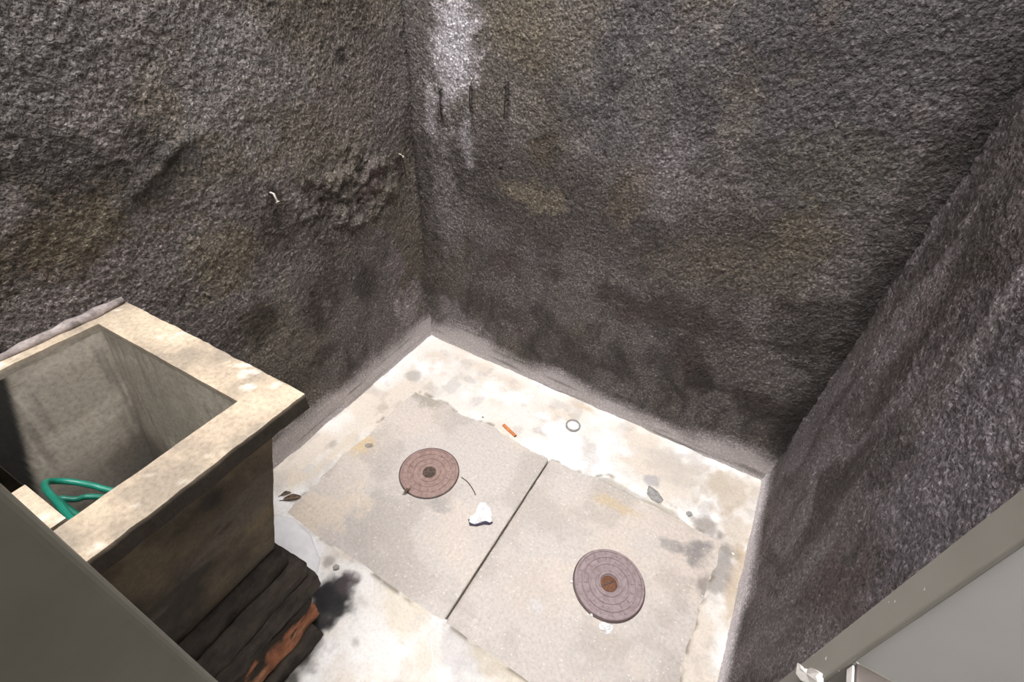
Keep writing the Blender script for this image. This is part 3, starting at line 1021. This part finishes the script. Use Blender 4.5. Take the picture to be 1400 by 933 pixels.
def lump(name, px, py, r, mat, label, cat, seed, flat=.5, z=.004, long=1.0, ang=0.0, group=None):
    p = FW(px, py); bm = bmesh.new()
    bmesh.ops.create_icosphere(bm, subdivisions=3, radius=1)
    for v in bm.verts:
        n = fbm1(v.co.x * 1.6 + seed, v.co.y * 1.6 + v.co.z, seed) - .5
        k = 1 + n * .9
        v.co = Vector((v.co.x * r * long * k, v.co.y * r * k, v.co.z * r * flat * k))
    bmesh.ops.transform(bm, matrix=Matrix.Translation((p[0], p[1], z + r * flat * .7)) @ Matrix.Rotation(ang, 4, 'Z'), verts=bm.verts)
    o = obj(name, from_bm(bm), mat, None, seed % 2 == 0)
    return tag(o, label, cat, group)


lump('cement_chip', 893, 679, .022, CHIP, 'flat grey cement chip lying along the crack at the back edge of the right slab', 'cement chip', 3, .3, .004, 1.6, -.45)
lump('cement_chip', 941, 705, .010, CHIP, 'small grey cement crumb further right along the slab crack', 'cement chip', 5, .5, .004, 1.2, .3)
lump('pebble', 1001, 759, .0055, WPAINT, 'tiny white pebble near the right wall on the dirt patch', 'pebble', 4, .8)
lump('pebble', 781, 797, .0045, WPAINT, 'tiny white pebble at the left edge of the raised iron cover', 'pebble', 6, .8)
lump('pebble', 808, 843, .0050, WPAINT, 'tiny white pebble at the lower left edge of the raised iron cover', 'pebble', 8, .8)
lump('pebble', 660, 572, .0035, WIREM, 'tiny black pebble on the left slab above the flush cover', 'pebble', 10, .8)
lump('cement_chip', 460, 778, .010, CHIP, 'round dark pebble sized crumb on white mortar by the pedestal', 'cement chip', 12, .5, .006)
lump('cement_chip', 502, 610, .008, CHIP, 'small grey crumb near the left edge of the left slab', 'cement chip', 14, .4, .003)

# ------------------------------------------------------------------ nails and wires in the walls


def nail(wall, px, py, ln, rad, mat, label, drop=0.0, wire=None, group='nails in the walls'):
    if wall == 'back':
        p = Vector(ony(px, py, -.006)); n = Vector((0, -1, 0))
    else:
        p = Vector(onx(px, py, .006)); n = Vector((1, 0, 0))
    t = thing('nail', label, 'nail', p, 0, group)
    tip = p + n * ln + Vector((0, 0, -drop))
    obj('shank', tube_mesh([p - n * .012, p + n * ln * .5, tip], rad, 8), mat, t, True)
    hd = tip + (tip - p).normalized() * .002
    obj('head', tube_mesh([tip, hd], rad * 2.2, 10), mat, t, True)
    if wire:
        side = Vector((1, 0, 0)) if wall == 'back' else Vector((0, 1, 0))
        pts = [p + n * ln * .6 + Vector((0, 0, .003))]
        for k, (dx, dz) in enumerate(wire):
            pts.append(p + n * .012 + side * dx + Vector((0, 0, -dz)))
        obj('wire', tube_mesh(spline([tuple(q) for q in pts], 6), .0016, 6), WIREM, t, True)['label'] = 'dark rusty wire'
    return t


nail('back', 645, 108, .014, .0020, PLUG, 'pale bent nail with a hanging dark wire in the whitish wall patch', .014, [(0, .02), (-.002, .06), (.0, .10)])
nail('back', 605, 122, .018, .0018, WIREM, 'dark hooked wire nail at left of the whitish wall patch', .004, [(-.003, .02), (-.004, .07), (.004, .10), (.015, .112)])
nail('back', 694, 116, .018, .0018, WIREM, 'dark nail with straight wire right of the whitish wall patch', .004, [(0, .02), (-.001, .06), (-.003, .10)])
nail('back', 686, 228, .012, .0022, WIREM, 'short dark nail in the back wall below the wires', .002)
nail('left', 547, 211, .014, .0022, PLUG, 'pale headed nail in the left wall beside the corner', .006, [(0, .02), (.003, .05), (.006, .09)])
nail('left', 371, 264, .018, .0030, PLUG, 'pale plastic plug and nail sticking out of the left wall', .022)
nail('left', 472, 103, .012, .0026, NAILM, 'tiny nail high on the left wall', .002)
nail('back', 983, 60, .012, .0026, NAILM, 'tiny nail high on the back wall', .002)

# ------------------------------------------------------------------ metal leaf at left (opened door)
door = bpy.data.objects.new('door_1', None); C.objects.link(door); door.location = (.88, YF, .02)
tag(door, 'olive grey metal door leaf standing open at the left', 'door', None, 'structure')
bm = bmesh.new(); box_bm(bm, .862, .896, YF + .002, -1.487, .02, 2.05, .009, 4)
obj('leaf', from_bm(bm), DOORM, door)
bm = bmesh.new()
for zz in (.3, 1.05, 1.8):
    lathe(bm, [(.009, -.05), (.009, .05)], (.905, YF + .012, zz), 16)
obj('hinge', from_bm(bm), METAL, door)

# ------------------------------------------------------------------ metal window at right
win = bpy.data.objects.new('window_1', None); C.objects.link(win); win.location = (1.53, -1.2, 1.10)
tag(win, 'grey metal window with sheet panel and sill fixed to the right wall', 'window', None, 'structure')
yp = CAM[1] + .275                 # panel plane
xo = CAM[0] + .1855                # outer face of stile
xi = CAM[0] + .1900                # inner face of stile
zs = CAM[2] - .45                  # sill
bm = bmesh.new()
box_bm(bm, xo, xi, yp - .006, yp + .025, .98, 2.3, .0012, 2)          # left stile
box_bm(bm, W - .022, W - .004, yp - .004, yp + .030, .98, 2.3, .003, 2)
box_bm(bm, xo, W - .004, yp - .004, yp + .030, 2.27, 2.31, .003, 2)
box_bm(bm, xo + .004, W - .006, yp - .003, yp + .006, zs - .05, zs - .004, .002, 2)
obj('window_frame', from_bm(bm), METAL, win)
bm = bmesh.new(); box_bm(bm, xi + .0016, W - .02, yp + .001, yp + .008, zs - .01, 2.28, .001, 1)
obj('panel', from_bm(bm), PANEL, win)
bm = bmesh.new(); box_bm(bm, xi + .004, W - .006, yp - .11, yp - .001, zs - .012, zs - .002, .002, 2)
obj('window_sill', from_bm(bm), mat_plain('sill_paint', lin(122, 114, 108), lin(104, 97, 92), 20, .6, .3), win)
bm = bmesh.new(); box_bm(bm, xi - .0002, xi + .0016, yp - .11, yp - .0065, zs - .010, zs + .001, .0008, 1)  # bright edge highlight modelled as a thin white strip
obj('sill_edge_glint', from_bm(bm), WPAINT, win)['label'] = 'white strip standing for the glint on the sill edge'
# flaking white paint on the foot of the stile
poly = [(1093, 908), (1098, 912), (1102, 918), (1107, 916), (1112, 918), (1118, 917), (1125, 922), (1124, 930), (1127, 938), (1112, 940), (1100, 934), (1094, 926)]
bm = bmesh.new()
pv_ = [Vector(onx(a, b, xo)) for a, b in poly]
A = [bm.verts.new(p + Vector((.001, 0, 0))) for p in pv_]; cpt = sum(pv_, Vector()) / len(pv_)
B = [bm.verts.new(cpt + (p - cpt) * (.97 - .1 * (k % 2)) + Vector((-.0022 - .0015 * (k % 3), 0, 0))) for k, p in enumerate(pv_)]
bridge(bm, A, B); bm.faces.new(A[::-1]); f = bm.faces.new(B); bmesh.ops.poke(bm, faces=[f])
obj('paint_flake', from_bm(bm), WPAINT, win)['label'] = 'flaking white paint'

# ------------------------------------------------------------------ light
w = bpy.data.worlds.new('sky'); bpy.context.scene.world = w; w.use_nodes = True
nt = w.node_tree; bg = nt.nodes['Background']
tc = nt.nodes.new('ShaderNodeTexCoord'); sx = nt.nodes.new('ShaderNodeSeparateXYZ')
nt.links.new(tc.outputs['Generated'], sx.inputs[0])
mr = nt.nodes.new('ShaderNodeMapRange'); mr.inputs[1].default_value = 0; mr.inputs[2].default_value = 1; mr.inputs[3].default_value = .33; mr.inputs[4].default_value = 1.0
nt.links.new(sx.outputs['Z'], mr.inputs[0])
mx = nt.nodes.new('ShaderNodeMix'); mx.data_type = 'RGBA'; mx.inputs[6].default_value = (0, 0, 0, 1); mx.inputs[7].default_value = (1.0, .972, .985, 1)
nt.links.new(mr.outputs[0], mx.inputs[0]); nt.links.new(mx.outputs[2], bg.inputs['Color'])
bg.inputs['Strength'].default_value = 13.5

sc = bpy.context.scene
sc.view_settings.view_transform = 'Standard'
sc.view_settings.look = 'None'
sc.view_settings.gamma = 1.0
sc.view_settings.exposure = 0.0
sc.view_settings.use_curve_mapping = False
sc.cycles.max_bounces = 6
